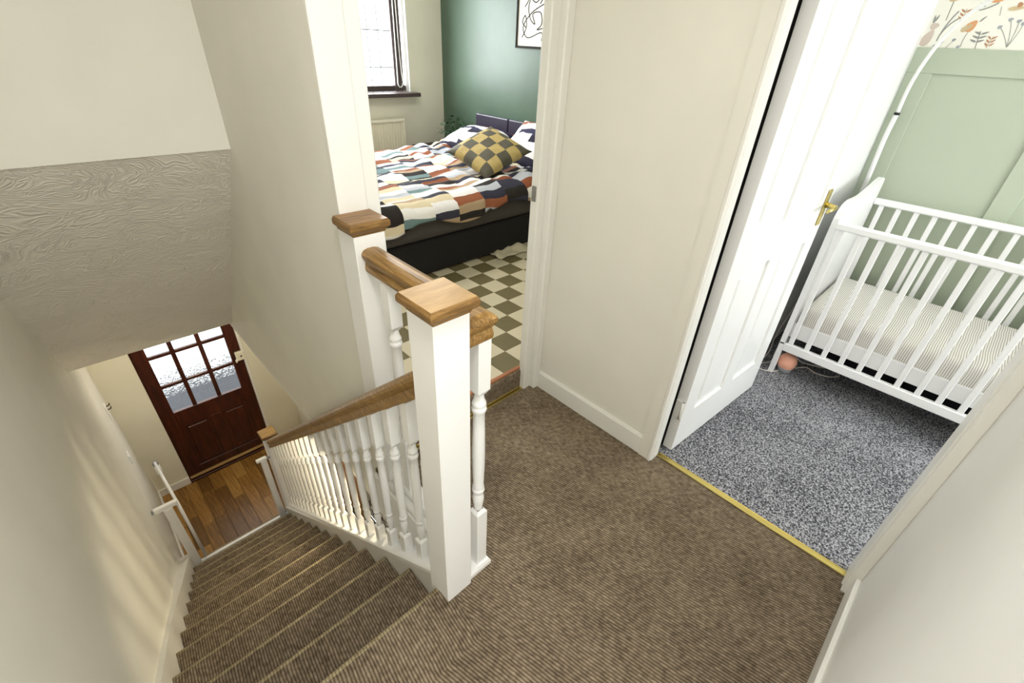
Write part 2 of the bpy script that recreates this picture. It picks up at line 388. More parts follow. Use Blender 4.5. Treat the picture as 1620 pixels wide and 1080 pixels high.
fh = boxes('floor_hall', 'dark_wood', [(XL, XH, -0.245, YF, FL-0.1, FL-0.012)], 'oak laminate plank floor of the downstairs hall', 'floor')
plank_me = []
for L in (0.42, 0.62, 0.80):
    me = MB().box(0, 0.1085, 0, L-0.002, -0.012, 0, 0.0015).data('plank'); me.materials.append(M['oak']); plank_me.append((L, me))
for i in range(14):
    y = 3.40 + random.uniform(-0.45, 0)
    while y < YF:
        L, me = random.choice(plank_me)
        if y + L > YF: 
            y2 = YF - L
            link('plank', me, None, fh, (XL + i*0.11, y2, FL-0.0005)); break
        link('plank', me, None, fh, (XL + i*0.11, y, FL)); y += L

# outside ground, seen through the obscured glass of the front door
boxes('ground', 'paving', [(-6, 6, 7.1, 16, FL-0.2, FL-0.08)], 'pale paving outside the front door', 'ground')
boxes('ground_porch', 'porch', [(-2, 3, YF+0.15, 7.1, FL-0.2, FL-0.06)], 'dark porch paving just outside the front door', 'ground')

# baseboards, casings
boxes('baseboard_landing', 'trim', [(XR-0.014, XR, 0.622, 1.262, 0, 0.098), (XR-0.009, XR, 0.622, 1.262, 0.098, 0.106)], 'cream skirting board below the landing wall', 'skirting', 0.003)
boxes('baseboard_right', 'trim', [(0.1, 1.482, -0.246, -0.231, 0, 0.10)], 'pale skirting board at the right edge of the landing', 'skirting', 0.004)
boxes('baseboard_hall', 'trim', [(XL, -0.075, YF-0.016, YF, FL, FL+0.09), (XL, XL+0.016, 3.55, YF-0.016, FL, FL+0.09)], 'cream skirting board left of the front door', 'skirting', 0.003)
boxes('trim_1', 'trim', [(XS-0.002, 0.672, 1.318, 1.336, BF-0.12, 2.2), (0.672, 0.72, 1.326, 1.452, 0, 2.12)], 'white left casing of the bedroom doorway', 'door frame', 0.003)
boxes('trim_2', 'trim', [(1.420, 1.468, 1.292, 1.334, 0.0, 2.2), (1.428, 1.58, 1.330, 1.345, 0, 2.16), (1.466, 1.51, 1.262, 1.338, 0, 2.2)], 'white right casing of the bedroom doorway', 'door frame', 0.005)
boxes('trim_3', 'trim', [(XR-0.008, 1.556, 0.556, 0.594, 0, 2.04), (XR-0.02, XR, 0.560, 0.575, 0, 2.06)], 'white left frame of the nursery doorway', 'door frame', 0.003)
boxes('trim_7', 'wall', [(XR-0.014, XR, 0.575, 0.622, 0, 2.10)], 'flat cream board between the skirting and the nursery door frame', 'door frame')
boxes('hinge_gap_shade', 'dark_hole', [(1.557, 1.612, 0.586, 0.599, 0.002, 2.02), (1.5562, 1.558, 0.560, 0.586, 0.002, 2.02), (1.612, 1.66, 0.577, 0.584, 0.002, 2.02)], 'dark strips painting the shade in the hinge gap of the nursery door', 'door frame')  # dark filler standing in for the shade between jamb and leaf
boxes('trim_4', 'trim', [(1.482, XR, -0.246, -0.216, 0, 2.08), (XR, XR+0.1, -0.246, -0.212, 0, 2.04)], 'white right frame of the nursery doorway', 'door frame', 0.003)
m = MB().box(1.548, 1.574, -0.212, 0.556, 0.0, 0.006, 0.002).box(1.548, 1.552, -0.212, 0.556, 0.004, 0.0085, 0.001).box(1.570, 1.574, -0.212, 0.556, 0.004, 0.0085, 0.001)
struct(m.build('trim_5', 'brass'), 'brass threshold strip between the brown and grey carpets', 'threshold strip')
m = MB().box(0.72, 1.47, 1.300, 1.324, 0.0, 0.006, 0.002).box(0.72, 1.47, 1.300, 1.304, 0.004, 0.0085, 0.001).box(0.72, 1.47, 1.320, 1.324, 0.004, 0.0085, 0.001)
struct(m.build('trim_6', 'brass'), 'brass carpet strip at the foot of the bedroom doorstep', 'threshold strip')
sp_ = MB().box(1.4165, 1.4205, 1.304, 1.328, 1.00, 1.062, 0.001).box(1.4150, 1.4175, 1.310, 1.322, 1.015, 1.045, 0.001)
tag(sp_.build('strike_plate', 'chrome'), 'small metal strike plate on the bedroom door frame', 'strike plate')

# ------------------------------------------------------------------ staircase
def xl(y): return max(XL+0.004, -0.3565 + 0.0334*(y-1.437))
def xr_(y): return 0.474 + 0.010*(y-NOSE)
st = empty('staircase', (0.07, NOSE, FL), 'straight flight of stairs in brown ribbed carpet', 'staircase')
for k in range(13):
    yn, z = NOSE + GO*k, -RI*k
    yb_ = 0.52 if k == 0 else yn-GO-0.03
    prof = [(yb_, z-0.025), (yb_, z)]
    rn = 0.020
    for a in range(0, 7):
        th = math.pi/2 - math.pi*a/6
        prof.append((yn - rn + rn*math.cos(th), z - rn + rn*math.sin(th)))
    prof += [(yn-0.024, z-2*rn-0.004), (yn-0.024, z-RI), (yn-0.06, z-RI), (yn-0.06, z-0.025)]
    m = MB().prism(prof, 'x', 0, 1)
    a, b = xl(yn), xr_(yn)
    m.xform(lambda c: (a + (b-a)*c.x, c.y, c.z))
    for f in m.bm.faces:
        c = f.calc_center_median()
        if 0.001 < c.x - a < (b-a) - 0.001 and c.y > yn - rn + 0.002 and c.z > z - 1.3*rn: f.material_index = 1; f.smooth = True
    m.build('step', 'stair_carpet', st, None, ('stair_nosing_lit',))
def nz(y): return -(RI/GO)*(y-NOSE)
# wall string on the left: moulded board following the pitch
m = MB()
ys = [0.62 + i*(3.50-0.62)/12 for i in range(13)]
def board(m, ys, xa, xb, zt, zb):
    rings = []
    for y in ys:
        rings.append([m.bm.verts.new((xa(y), y, zb(y))), m.bm.verts.new((xb(y), y, zb(y))), m.bm.verts.new((xb(y), y, zt(y))), m.bm.verts.new((xa(y), y, zt(y)))])
    for p, q in zip(rings, rings[1:]):
        for i in range(4): m.bm.faces.new((p[i], p[(i+1) % 4], q[(i+1) % 4], q[i]))
    m.bm.faces.new(rings[0]); m.bm.faces.new(rings[-1][::-1]); return m
board(m, ys, lambda y: XL-0.005, lambda y: max(XL+0.008, xl(y)), lambda y: nz(y)+0.085, lambda y: nz(y)-0.26)
board(m, ys, lambda y: XL-0.005, lambda y: max(XL+0.022, xl(y)+0.006), lambda y: nz(y)+0.115, lambda y: nz(y)+0.07)
tag(m.build('wall_string', 'trim', st), 'white skirting running down the wall side')
ys2 = [0.765 + i*(3.44-0.765)/10 for i in range(11)]
m = MB(); board(m, ys2, lambda y: xr_(y)+0.002, lambda y: 0.522+0.02*(y-NOSE), lambda y: nz(y)+0.046, lambda y: nz(y)-0.30)
tag(m.build('outer_string', 'white', st), 'white string board under the spindles')

# ------------------------------------------------------------------ balustrades
HS = 0.0205
def spindle_mesh(bot, top, rs=1.0):
    HS = 0.0205*rs
    """square block ends with a turned middle; z=0 at the top of the lower block"""
    m = MB()
    T = 0.50
    for z0, z1 in ((bot, 0.0), (T, top)):
        m.box(-HS, HS, -HS, HS, z0, z1)
    # chamfered shoulders
    def frust(z0, r0, z1, r1):
        A = [m.bm.verts.new((sx*r0, sy*r0, z0)) for sx, sy in ((-1, -1), (1, -1), (1, 1), (-1, 1))]
        B = [m.bm.verts.new((sx*r1, sy*r1, z1)) for sx, sy in ((-1, -1), (1, -1), (1, 1), (-1, 1))]
        for i in range(4): m.bm.faces.new((A[i], A[(i+1) % 4], B[(i+1) % 4], B[i]))
    frust(0.0, HS, 0.012, 0.012*rs); frust(T, HS, T-0.016, 0.012*rs)
    prof = [(0.013, 0.004), (0.0125, 0.018), (0.0165, 0.045), (0.0185, 0.066), (0.0150, 0.086), (0.0135, 0.094), (0.0185, 0.098), (0.0200, 0.104), (0.0185, 0.110),
            (0.0155, 0.113), (0.0185, 0.118), (0.0165, 0.124), (0.0165, 0.14), (0.0185, 0.20), (0.0188, 0.27), (0.0175, 0.36), (0.0160, 0.418), (0.0195, 0.424), (0.0215, 0.432), (0.0195, 0.440),
            (0.0165, 0.443), (0.0205, 0.449), (0.0185, 0.456), (0.0150, 0.464), (0.0130, 0.478), (0.0130, 0.494)]
    m.lathe([(r*rs, z) for r, z in prof], 0, 0, 14)
    me = m.data('spindle'); me.materials.append(M['white']); return me
def bx(y): return 0.50 + 0.0235*(y-0.72)
def newel(parent, cx, cy, z0, z1, capmat, hw=0.049, ycut=None, cap_hw=0.0645):
    n = MB().box(cx-hw, cx+hw, cy-hw, cy+hw, z0, z1-0.032, 0.003).build('newel_post', 'white', parent)
    y1 = cy+cap_hw if ycut is None else ycut
    def ring(r, z): return [(cx-r, cy-r, z), (cx+r, cy-r, z), (cx+r, min(cy+r, y1), z), (cx-r, min(cy+r, y1), z)]
    lv = [(hw+0.001, z1-0.040), (hw+0.002, z1-0.034), (cap_hw-0.002, z1-0.024), (cap_hw, z1-0.020), (cap_hw, z1-0.008), (cap_hw-0.005, z1)]
    vs = []; fs = []
    for r, z in lv: vs += ring(r, z)
    for i in range(len(lv)-1):
        for k in range(4): fs.append((i*4+k, i*4+(k+1) % 4, i*4+4+(k+1) % 4, i*4+4+k))
    fs.append((3, 2, 1, 0)); e = (len(lv)-1)*4; fs.append((e, e+1, e+2, e+3))
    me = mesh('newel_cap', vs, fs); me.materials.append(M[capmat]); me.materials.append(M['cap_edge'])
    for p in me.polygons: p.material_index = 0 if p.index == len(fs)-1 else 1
    link('newel_cap', me, None, n); return n
RAILP = [(-0.024, 0), (0.024, 0), (0.026, 0.012), (0.022, 0.030), (0.028, 0.040), (0.032, 0.048), (0.032, 0.058), (0.024, 0.068), (0.010, 0.072), (-0.010, 0.072), (-0.024, 0.068), (-0.032, 0.058), (-0.032, 0.048), (-0.028, 0.040), (-0.022, 0.030), (-0.026, 0.012)]
RAKEP = [(a, b*1.30) for a, b in RAILP]
sb = empty('stair_balustrade', (0.50, 0.72, 0), 'white stair banister with turned spindles and a sloping brown wood handrail', 'banister')
newel(sb, 0.50, 0.72, -0.30, 1.10, 'cap')
newel(sb, 0.568, 3.495, FL, -1.385, 'cap')
ya, yb = 0.772, 3.444
MB().sweep(RAKEP, [(bx(ya), ya, nz(ya)+0.822), (bx(yb), yb, nz(yb)+0.822)]).build('handrail', 'rail_y', sb)
MB().sweep([(-0.040, 0), (0.040, 0), (0.040, 0.018), (0.034, 0.026), (-0.034, 0.026), (-0.040, 0.018)], [(bx(ya), ya, nz(ya)+0.042), (bx(yb), yb, nz(yb)+0.042)]).build('base_rail', 'white', sb)
sm = spindle_mesh(-0.125, 0.765-0.105, 0.82)
for i in range(20):
    y = 0.90 + i*0.1265
    if y > yb-0.04: break
    link('spindle', sm, None, sb, (bx(y), y, nz(y)+0.066+0.105))
lb = empty('landing_balustrade', (0.612, 0.97, 0), 'short white landing banister with a level brown wood handrail', 'banister')
newel(lb, 0.615, 1.269, 0.0, 1.10, 'cap_dark', 0.051, 1.317)
MB().sweep(RAILP, [(0.548, 0.716, 0.948), (0.612, 0.716, 0.948), (0.612, 1.219, 0.948)]).build('handrail', 'rail_y', lb)
MB().sweep([(-0.033, 0), (0.033, 0), (0.033, 0.016), (0.028, 0.028), (-0.028, 0.028), (-0.033, 0.016)], [(0.548, 0.713, 0.0), (0.612, 0.713, 0.0), (0.612, 1.219, 0.0)]).build('base_rail', 'white', lb)
m = MB().box(0.545, 0.566, 0.76, 1.33, -0.28, -0.02, 0.004); m.tube([(0.566, 0.765, -0.002), (0.566, 1.22, -0.002)], 0.017, 10)
m.build('fascia', 'white', lb)
sm2 = spindle_mesh(-0.28, 0.672)
for y in (0.713, 0.850, 0.988, 1.128):
    link('spindle', sm2, None, lb, (0.612, y, 0.29))

# ------------------------------------------------------------------ front door
fd = empty('door_1', (0.355, YF+0.03, FL), 'dark mahogany front door with nine obscured glass panes', 'front door', None, 'structure')
DY0, DY1 = YF+0.020, YF+0.062
DX = [-0.065, 0.775]; PX = [(0.040, 0.236-0.028), (0.236, 0.449-0.016), (0.449+0.022, 0.674)]
PX = [(0.042, 0.216), (0.2535, 0.452-0.010), (0.480, 0.674)]
PZ = [(-1.690, -1.390), (-1.357, -1.056), (-1.022, -0.760)]
m = MB().box(DX[0], 0.042, DY0, DY1, FL+0.03, -0.62, 0.003).box(0.674, DX[1], DY0, DY1, FL+0.03, -0.62, 0.003)
m.box(0.042, 0.674, DY0, DY1, -0.76, -0.62, 0.003).box(0.042, 0.674, DY0, DY1, -1.885, -1.690, 0.003)
m.box(0.042, 0.674, DY0, DY1, FL+0.03, -2.44, 0.003).box(0.312, 0.42, DY0, DY1, -2.44, -1.885, 0.003)
m.box(0.042, 0.06, DY0, DY1, -2.44, -1.885).box(0.672, 0.674, DY0, DY1, -2.44, -1.885)
m.build('door_frame', 'mahogany', fd)
for x0, x1 in ((0.06, 0.312), (0.42, 0.672)):
    g = MB().box(x0, x1, DY0+0.016, DY1-0.01, -2.44, -1.885)
    g.box(x0+0.035, x1-0.035, DY0+0.006, DY1-0.012, -2.405, -1.92, 0.008); g.build('door_panel', 'mahogany', fd)
for (a, b) in ((0.216, 0.2535), (0.442, 0.480)):
    MB().box(a, b, DY0+0.004, DY1-0.006, -1.69, -0.76, 0.004).build('glazing_bar', 'mahogany', fd)
for (a, b) in ((-1.390, -1.357), (-1.056, -1.022)):
    for x0, x1 in PX: MB().box(x0-0.001, x1+0.001, DY0+0.005, DY1-0.007, a, b, 0.004).build('glazing_bar', 'mahogany', fd)
for x0, x1 in PX:
    for z0, z1 in PZ:
        vs = [(x0, DY0+0.022, z0), (x1, DY0+0.022, z0), (x1, DY0+0.022, z1), (x0, DY0+0.022, z1)]
        link('pane', mesh('pane', vs, [(0, 1, 2, 3)]), 'obscured_glass', fd)
m = MB().box(0.712, 0.790, YF-0.012, DY0, -1.345, -1.245, 0.004).box(0.700, 0.716, YF-0.004, DY0, -1.365, -1.335, 0.003)
lk = m.build('door_lock', 'radiator', fd); tag(lk, 'cream rim lock')
MB().tube([(0.758, YF-0.020, -1.295), (0.758, YF-0.010, -1.295)], 0.008, 10).build('lock_knob', 'black_plastic', lk)
MB().box(-0.065, 0.775, YF-0.012, DY0, FL+0.045, FL+0.068, 0.004).build('weather_bar', 'cap', fd)
MB().box(-0.075, 0.785, YF-0.02, YF+0.10, FL-0.002, FL+0.028, 0.003).build('sill', 'mahogany', fd)
m = MB().box(-0.075, -0.065, YF+0.002, YF+0.10, FL, -0.60).box(-0.075, 0.785, YF+0.002, YF+0.10, -0.62, -0.60)
m.build('jamb', 'mahogany', fd)
MB().box(0.776, 0.800, YF-0.008, YF+0.10, FL, -0.60, 0.003).build('jamb', 'trim', fd)

# ------------------------------------------------------------------ nursery door (open)
ang = math.atan2(0.473-0.525, 2.402-1.616); LW = 0.79
nd = empty('door_2', (1.618, 0.525, 0), 'open white panelled nursery door', 'door', None, 'structure')
Rz = Matrix.Rotation(ang, 4, 'Z'); T0 = Matrix.Translation((1.618, 0.526, 0.012)) @ Rz
def nb(m): 
    m.bm.transform(T0); return m
st_, mr = 0.098, 0.10
HT = 1.985; TH = 0.044
m = MB()
cx0, cx1 = st_, LW-st_; cm = LW/2
rails = [(0, 0.20), (0.86, 1.02), (HT-0.105, HT)]
m.box(0, st_, 0, TH, 0, HT).box(LW-st_, LW, 0, TH, 0, HT).box(cm-0.05, cm+0.05, 0, TH, 0.2, 0.86).box(cm-0.05, cm+0.05, 0, TH, 1.02, HT-0.105)
for a, b in rails: m.box(st_, LW-st_, 0, TH, a, b)
nb(m).build('door_frame', 'white', nd)
for z0, z1 in ((0.20, 0.86), (1.02, HT-0.105)):
    for x0, x1 in ((st_, cm-0.05), (cm+0.05, LW-st_)):
        g = MB().box(x0, x1, 0.010, TH-0.010, z0, z1)
        for a in range(2):
            pass
        g.box(x0+0.03, x1-0.03, 0.004, TH-0.006, z0+0.03, z1-0.03, 0.005)
        nb(g).build('door_panel', 'white', nd)
hd = nb(MB().box(LW-0.072, LW-0.030, -0.006, 0, 0.93, 1.085, 0.003)).build('handle_plate', 'brass', nd); tag(hd, 'brass lever handle')
hx = LW-0.051
nb(MB().tube([(hx, -0.004, 1.02), (hx, -0.030, 1.02), (hx-0.004, -0.046, 1.02), (hx-0.022, -0.052, 1.021), (hx-0.06, -0.052, 1.022), (hx-0.105, -0.050, 1.018)], [0.013, 0.009, 0.009, 0.009, 0.008, 0.007], 10)).build('lever', 'brass', hd)
for z in (0.19, 1.78):
    hg = nb(MB().box(-0.006, 0.0, 0.002, TH-0.002, z, z+0.09).tube([(-0.005, TH/2-0.012, z), (-0.005, TH/2-0.012, z+0.09)], 0.006, 8)); hg.build('hinge', 'trim', nd)

# ------------------------------------------------------------------ bedroom window
wn = empty('window_1', (2.5, YF+0.1, 1.06), 'leaded bedroom window with dark brown frame', 'window', None, 'structure')
WX0, WX1, WZ0, WZ1, WY = 1.95, 3.04, 1.06, 2.16, YF+0.085
m = MB().box(WX0, WX1, WY, WY+0.05, WZ0+0.015, WZ0+0.068, 0.004).box(WX0, WX1, WY, WY+0.05, WZ1-0.055, WZ1, 0.004).box(WX1-0.135, WX1-0.03, WY-0.01, WY+0.05, WZ0+0.015, WZ1, 0.004).box(WX0, WX0+0.07, WY, WY+0.05, WZ0, WZ1, 0.004).box(2.42, 2.47, WY, WY+0.05, WZ0, WZ1, 0.004)
m.build('window_frame', 'window_dark', wn)
link('pane', mesh('pane', [(WX0, WY+0.03, WZ0), (WX1, WY+0.03, WZ0), (WX1, WY+0.03, WZ1), (WX0, WY+0.03, WZ1)], [(0, 1, 2, 3)]), 'glass', wn)
for x in (2.57, 2.66, 2.775): MB().box(x-0.004, x+0.004, WY+0.024, WY+0.029, WZ0, WZ1).build('lead_strip', 'grey_plastic', wn)
for z in (1.29, 1.60, 1.90): MB().box(2.47, WX1-0.09, WY+0.024, WY+0.029, z-0.004, z+0.004).build('lead_strip', 'grey_plastic', wn)
for zc in (1.24, 1.44, 1.64, 1.84):
    MB().tube([(2.60, WY+0.026, zc-0.09), (2.635, WY+0.026, zc), (2.60, WY+0.026, zc+0.09), (2.565, WY+0.026, zc), (2.60, WY+0.026, zc-0.09)], 0.002, 5).build('lead_diamond', 'grey_plastic', wn)
MB().box(WX0-0.05, 3.092, YF-0.11, YF+0.09, 1.038, 1.074, 0.004).build('window_sill', 'window_dark', wn)
MB().box(WX1-0.006, WX1+0.001, YF, YF+0.085, 1.076, WZ1).build('window_reveal', 'white', wn)
cdp = [(2.965, YF+0.062, 2.05), (2.968, YF+0.06, 1.5), (2.975, YF+0.055, 1.25), (2.985, YF+0.05, 1.16), (2.965, YF+0.048, 1.118), (2.938, YF+0.05, 1.115), (2.925, YF+0.055, 1.14), (2.93, YF+0.06, 1.3), (2.935, YF+0.062, 2.05)]
tag(MB().tube(cdp, 0.0055, 6).build('blind_cord', 'white'), 'white looped blind cord hanging at the bedroom window', 'cord')

# nursery window (lights the cot, out of view)
m = MB().box(1.8, 3.1, -2.39, -2.34, 0.92, 0.98).box(1.8, 3.1, -2.39, -2.34, 2.06, 2.12).box(1.8, 1.86, -2.39, -2.34, 0.92, 2.12).box(3.04, 3.1, -2.39, -2.34, 0.92, 2.12).box(2.42, 2.48, -2.39, -2.34, 0.92, 2.12)
struct(m.build('window_2', 'white'), 'white nursery window frame', 'window')

m = MB().box(-0.30, 0.50, -1.69, -1.65, 0.88, 0.93).box(-0.30, 0.50, -1.69, -1.65, 1.97, 2.02).box(-0.30, -0.25, -1.69, -1.65, 0.88, 2.02).box(0.45, 0.50, -1.69, -1.65, 0.88, 2.02)
struct(m.build('added_window', 'white'), 'added white window frame at the unseen end of the landing', 'window')  # window added out of view to let in light from behind

# housings added above the unseen fill lamps
for nm, (x, y, z), lab in (('added_lamp', (0.22, 0.30, CE), 'added round white ceiling lamp over the landing'), ('added_lamp', (2.1, 3.0, CE), 'added round white ceiling lamp in the bedroom'), ('added_lamp', (2.55, -0.9, CE), 'added round white ceiling lamp in the nursery')):
    tag(MB().lathe([(0.20, -0.07), (0.21, -0.06), (0.21, -0.005), (0.19, 0.0)], 0, 0, 24).build(nm, 'fill_housing', None, (x, y, z)), lab, 'ceiling lamp', 'added ceiling lamps')

# ------------------------------------------------------------------ stair gate
GY = 3.425
sg = empty('stair_gate', (0.1, GY, -2.4), 'white metal stair gate standing open at the foot of the stairs', 'stair gate')
MB().box(-0.30, 0.505, GY-0.016, GY+0.016, -2.385, -2.355, 0.004).build('bottom_bar', 'white', sg)
MB().box(0.435, 0.485, GY-0.018, GY+0.018, -2.385, -1.60, 0.006).box(0.405, 0.492, GY-0.02, GY+0.02, -1.60, -1.575, 0.006).build('post', 'white', sg)
MB().box(-0.292, -0.232, GY-0.018, GY+0.018, -2.385, -1.62, 0.006).build('post', 'white', sg)
MB().box(-0.345, -0.19, GY-0.018, GY+0.018, -1.62, -1.575, 0.006).build('top_arm', 'white', sg)
for x0, x1, z in ((-0.358, -0.340, -1.597), (-0.35, -0.29, -2.34), (0.492, 0.515, -1.60), (0.485, 0.515, -2.33)):
    MB().tube([(x0, GY, z), (x1, GY, z)], 0.008, 8).tube([(x0, GY, z), (x0+0.008, GY, z)], 0.016, 10).build('wall_bolt', 'grey_plastic', sg)
LH = Vector((-0.192, GY+0.02, 0)); LE = Vector((-0.232, GY+0.64, 0))
g = MB()
def lp(t, z): p = LH.lerp(LE, t); return (p.x, p.y, z)
g.tube([lp(0, -2.34), lp(0, -1.60)], 0.011, 8).tube([lp(0, -2.34), lp(1, -2.34)], 0.011, 8).tube([lp(0, -1.66), lp(1, -1.66)], 0.011, 8)
lf = g.build('gate_leaf', 'white', sg)
for i in range(1, 8): MB().tube([lp(i/9, -2.34), lp(i/9, -1.66)], 0.006, 6).build('bar', 'white', lf)
MB().tube([lp(1, -2.36), lp(1, -1.72)], 0.012, 8).build('latch_post', 'white', lf)
MB().tube([lp(1, -1.80), lp(1, -1.79), lp(1, -1.69)], [0.014, 0.022, 0.022], 10).build('latch', 'white', lf)
MB().tube([lp(1, -1.69), lp(1, -1.655)], 0.021, 10).build('latch_button', 'grey_plastic', lf)

# small things on the stair wall
k = empty('wall_hook', (XL+0.01, 4.32, -1.17), 'small white wall bracket with two prongs near the front door', 'hook')
MB().box(XL, XL+0.010, 4.28, 4.36, -1.25, -1.10, 0.003).build('plate', 'white', k)
for dz in (0, 0.035): MB().tube([(XL+0.008, 4.35, -1.17+dz), (XL+0.03, 4.355, -1.17+dz), (XL+0.036, 4.36, -1.155+dz)], 0.005, 6).build('prong', 'dark_hole', k)
k = empty('light_switch', (XL+0.01, 4.03, -1.47), 'flat white switch plate on the stair wall', 'switch')
MB().box(XL, XL+0.009, 3.985, 4.075, -1.52, -1.43, 0.003).build('plate', 'white', k)
MB().box(XL+0.009, XL+0.013, 4.02, 4.04, -1.485, -1.465, 0.001).build('rocker', 'white', k)

# ------------------------------------------------------------------ bedroom furniture
BX0, BX1, BY0, BY1 = 1.37, 3.36, 2.56, 4.04
bed = empty('bed', ((BX0+BX1)/2, (BY0+BY1)/2, BF), 'double bed with a black divan base and dark leather headboard', 'bed')
MB().box(BX0, BX1, BY0, BY1, BF+0.012, 0.378, 0.012).build('base', 'black_fabric', bed)
MB().box(BX0, BX1, BY0-0.006, BY1, 0.380, 0.605, 0.05, 0, 3).build('mattress', 'dark_fabric', bed)
hb = MB().box(3.385, 3.452, BY0-0.03, BY1-0.005, BF, 0.92, 0.010).build('headboard', 'leather', bed)
for i in range(3):
    a = BY0-0.02 + i*0.492
    MB().box(3.360, 3.392, a+0.002, a+0.490, 0.45, 0.940, 0.014, 0, 2).build('padded_panel', 'leather', hb)

# duvet
def duvet():
    nu, nv = 90, 80; vs = []; uvs = []
    for i in range(nu+1):
        x = 1.33 + (3.02-1.33)*i/nu
        drop = 0.085 + 0.05*noise.noise((x*2.3, 3.1, 0)) + 0.05*math.exp(-((x-1.42)/0.18)**2) + 0.03*math.sin(x*7)
        if x > 2.25: drop += 0.02
        Wt = BY1+0.03-(BY0-0.035); tot = Wt + drop
        for j in range(nv+1):
            s = tot*j/nv
            if s < Wt-0.05: y, z = BY1+0.03-s, 0.635
            else:
                q = s-(Wt-0.05); R = 0.06
                if q < R*math.pi/2: y = BY0+0.015-R*math.sin(q/R); z = 0.635-R*(1-math.cos(q/R))
                else: y = BY0+0.015-R; z = 0.635-R-(q-R*math.pi/2)
            topness = 1.0 if s < Wt-0.05 else max(0.25, 1-(s-Wt+0.05)/0.2)
            rum = max(0, (x-2.05)/0.9)
            d = 0.020*noise.noise((x*3, y*5, 1.0)) + 0.016*noise.noise((x*2.5, y*14, 4)) + (0.012+0.038*rum)*noise.noise((x*8, y*7+2, 9)) + 0.010*rum*noise.noise((x*19, y*15, 2))
            if s > Wt: 
                y -= 0.018 + 0.020*noise.noise((x*9, 0.5, z*3)); z += 0.0
                vs.append((x, y, z + 0.35*d)); 
            else: vs.append((x, y + 0.3*d*(1-topness), z + d*topness + 0.03*rum*topness))
            uvs.append((x, s))
    fs = [(i*(nv+1)+j, (i+1)*(nv+1)+j, (i+1)*(nv+1)+j+1, i*(nv+1)+j+1) for i in range(nu) for j in range(nv)]
    me = mesh('duvet', vs, fs, True); ul = me.uv_layers.new(name='UVMap')
    for lp_ in me.loops: ul.data[lp_.index].uv = uvs[lp_.vertex_index]
    o = link('duvet', me, 'duvet'); sd = o.modifiers.new('thick', 'SOLIDIFY'); sd.thickness = 0.022; sd.offset = -1; return o
tag(duvet(), 'crumpled patchwork duvet in white, navy, rust and cream on the double bed', 'duvet')

def pillow_mesh(name, w_, h_, t_, seed=0, wr=0.012, N=22, uvs=1.0):
    vs = []; fs = []; uv = []
    for sgn in (1, -1):
        for i in range(N+1):
            for j in range(N+1):
                a, b = -1+2*i/N, -1+2*j/N
                pin = 1-0.10*(1-abs(a)**2)*abs(b)**3
                pin2 = 1-0.10*(1-abs(b)**2)*abs(a)**3
                th = ((1-abs(a)**2.4)*(1-abs(b)**2.4))**0.55
                x, y = a*w_/2*pin2, b*h_/2*pin
                z = sgn*t_/2*th + (wr*noise.noise((a*2.5+seed, b*2.5, sgn)) + 0.5*wr*noise.noise((a*6, b*6+seed, sgn)))*th
                vs.append((x, y, z)); uv.append(((a+1)/2*uvs, (b+1)/2*uvs))
    o_ = (N+1)**2
    for s in (0, 1):
        for i in range(N):
            for j in range(N):
                q = [s*o_+i*(N+1)+j, s*o_+(i+1)*(N+1)+j, s*o_+(i+1)*(N+1)+j+1, s*o_+i*(N+1)+j+1]
                fs.append(q if s == 0 else q[::-1])
    me = mesh(name, vs, fs, True); ul = me.uv_layers.new(name='UVMap')
    for l_ in me.loops: ul.data[l_.index].uv = uv[l_.vertex_index]
    bm = bmesh.new(); bm.from_mesh(me); bmesh.ops.remove_doubles(bm, verts=bm.verts, dist=1e-5); bm.to_mesh(me); bm.free()
    return me
def place(o, origin, ex, ey):
    ex = Vector(ex).normalized(); ey = Vector(ey); ey = (ey - ex*ey.dot(ex)).normalized(); ez = ex.cross(ey)
    o.matrix_world = Matrix(((ex.x, ey.x, ez.x, origin[0]), (ex.y, ey.y, ez.y, origin[1]), (ex.z, ey.z, ez.z, origin[2]), (0, 0, 0, 1)))
p1 = link('pillow', pillow_mesh('pillow', 0.72, 0.48, 0.20, 1), 'pillow_print'); place(p1, (3.10, 3.72, 0.735), (0, 1, -0.03), (0.93, 0, 0.30))
tag(p1, 'white and navy printed pillow by the bedside plant', 'pillow', 'bed pillows')
p2 = link('pillow', pillow_mesh('pillow', 0.72, 0.50, 0.20, 5), 'pillow_print'); place(p2, (3.13, 2.90, 0.80), (0, 1, 0.02), (0.75, 0, 0.62))
tag(p2, 'striped white pillow propped at the near end of the headboard', 'pillow', 'bed pillows')
cu = link('cushion', pillow_mesh('cushion', 0.50, 0.50, 0.16, 3, 0.010), 'check')
d1 = Vector((0.70, -0.71, 0.05)).normalized(); lean = math.radians(66)
d2 = Vector((0.70*math.sin(lean), 0.71*math.sin(lean), math.cos(lean)))
place(cu, (2.60, 2.94, 0.815), d1 + d2, d2 - d1)
tag(cu, 'checked mustard and dark olive cushion leaning on the bed', 'cushion')

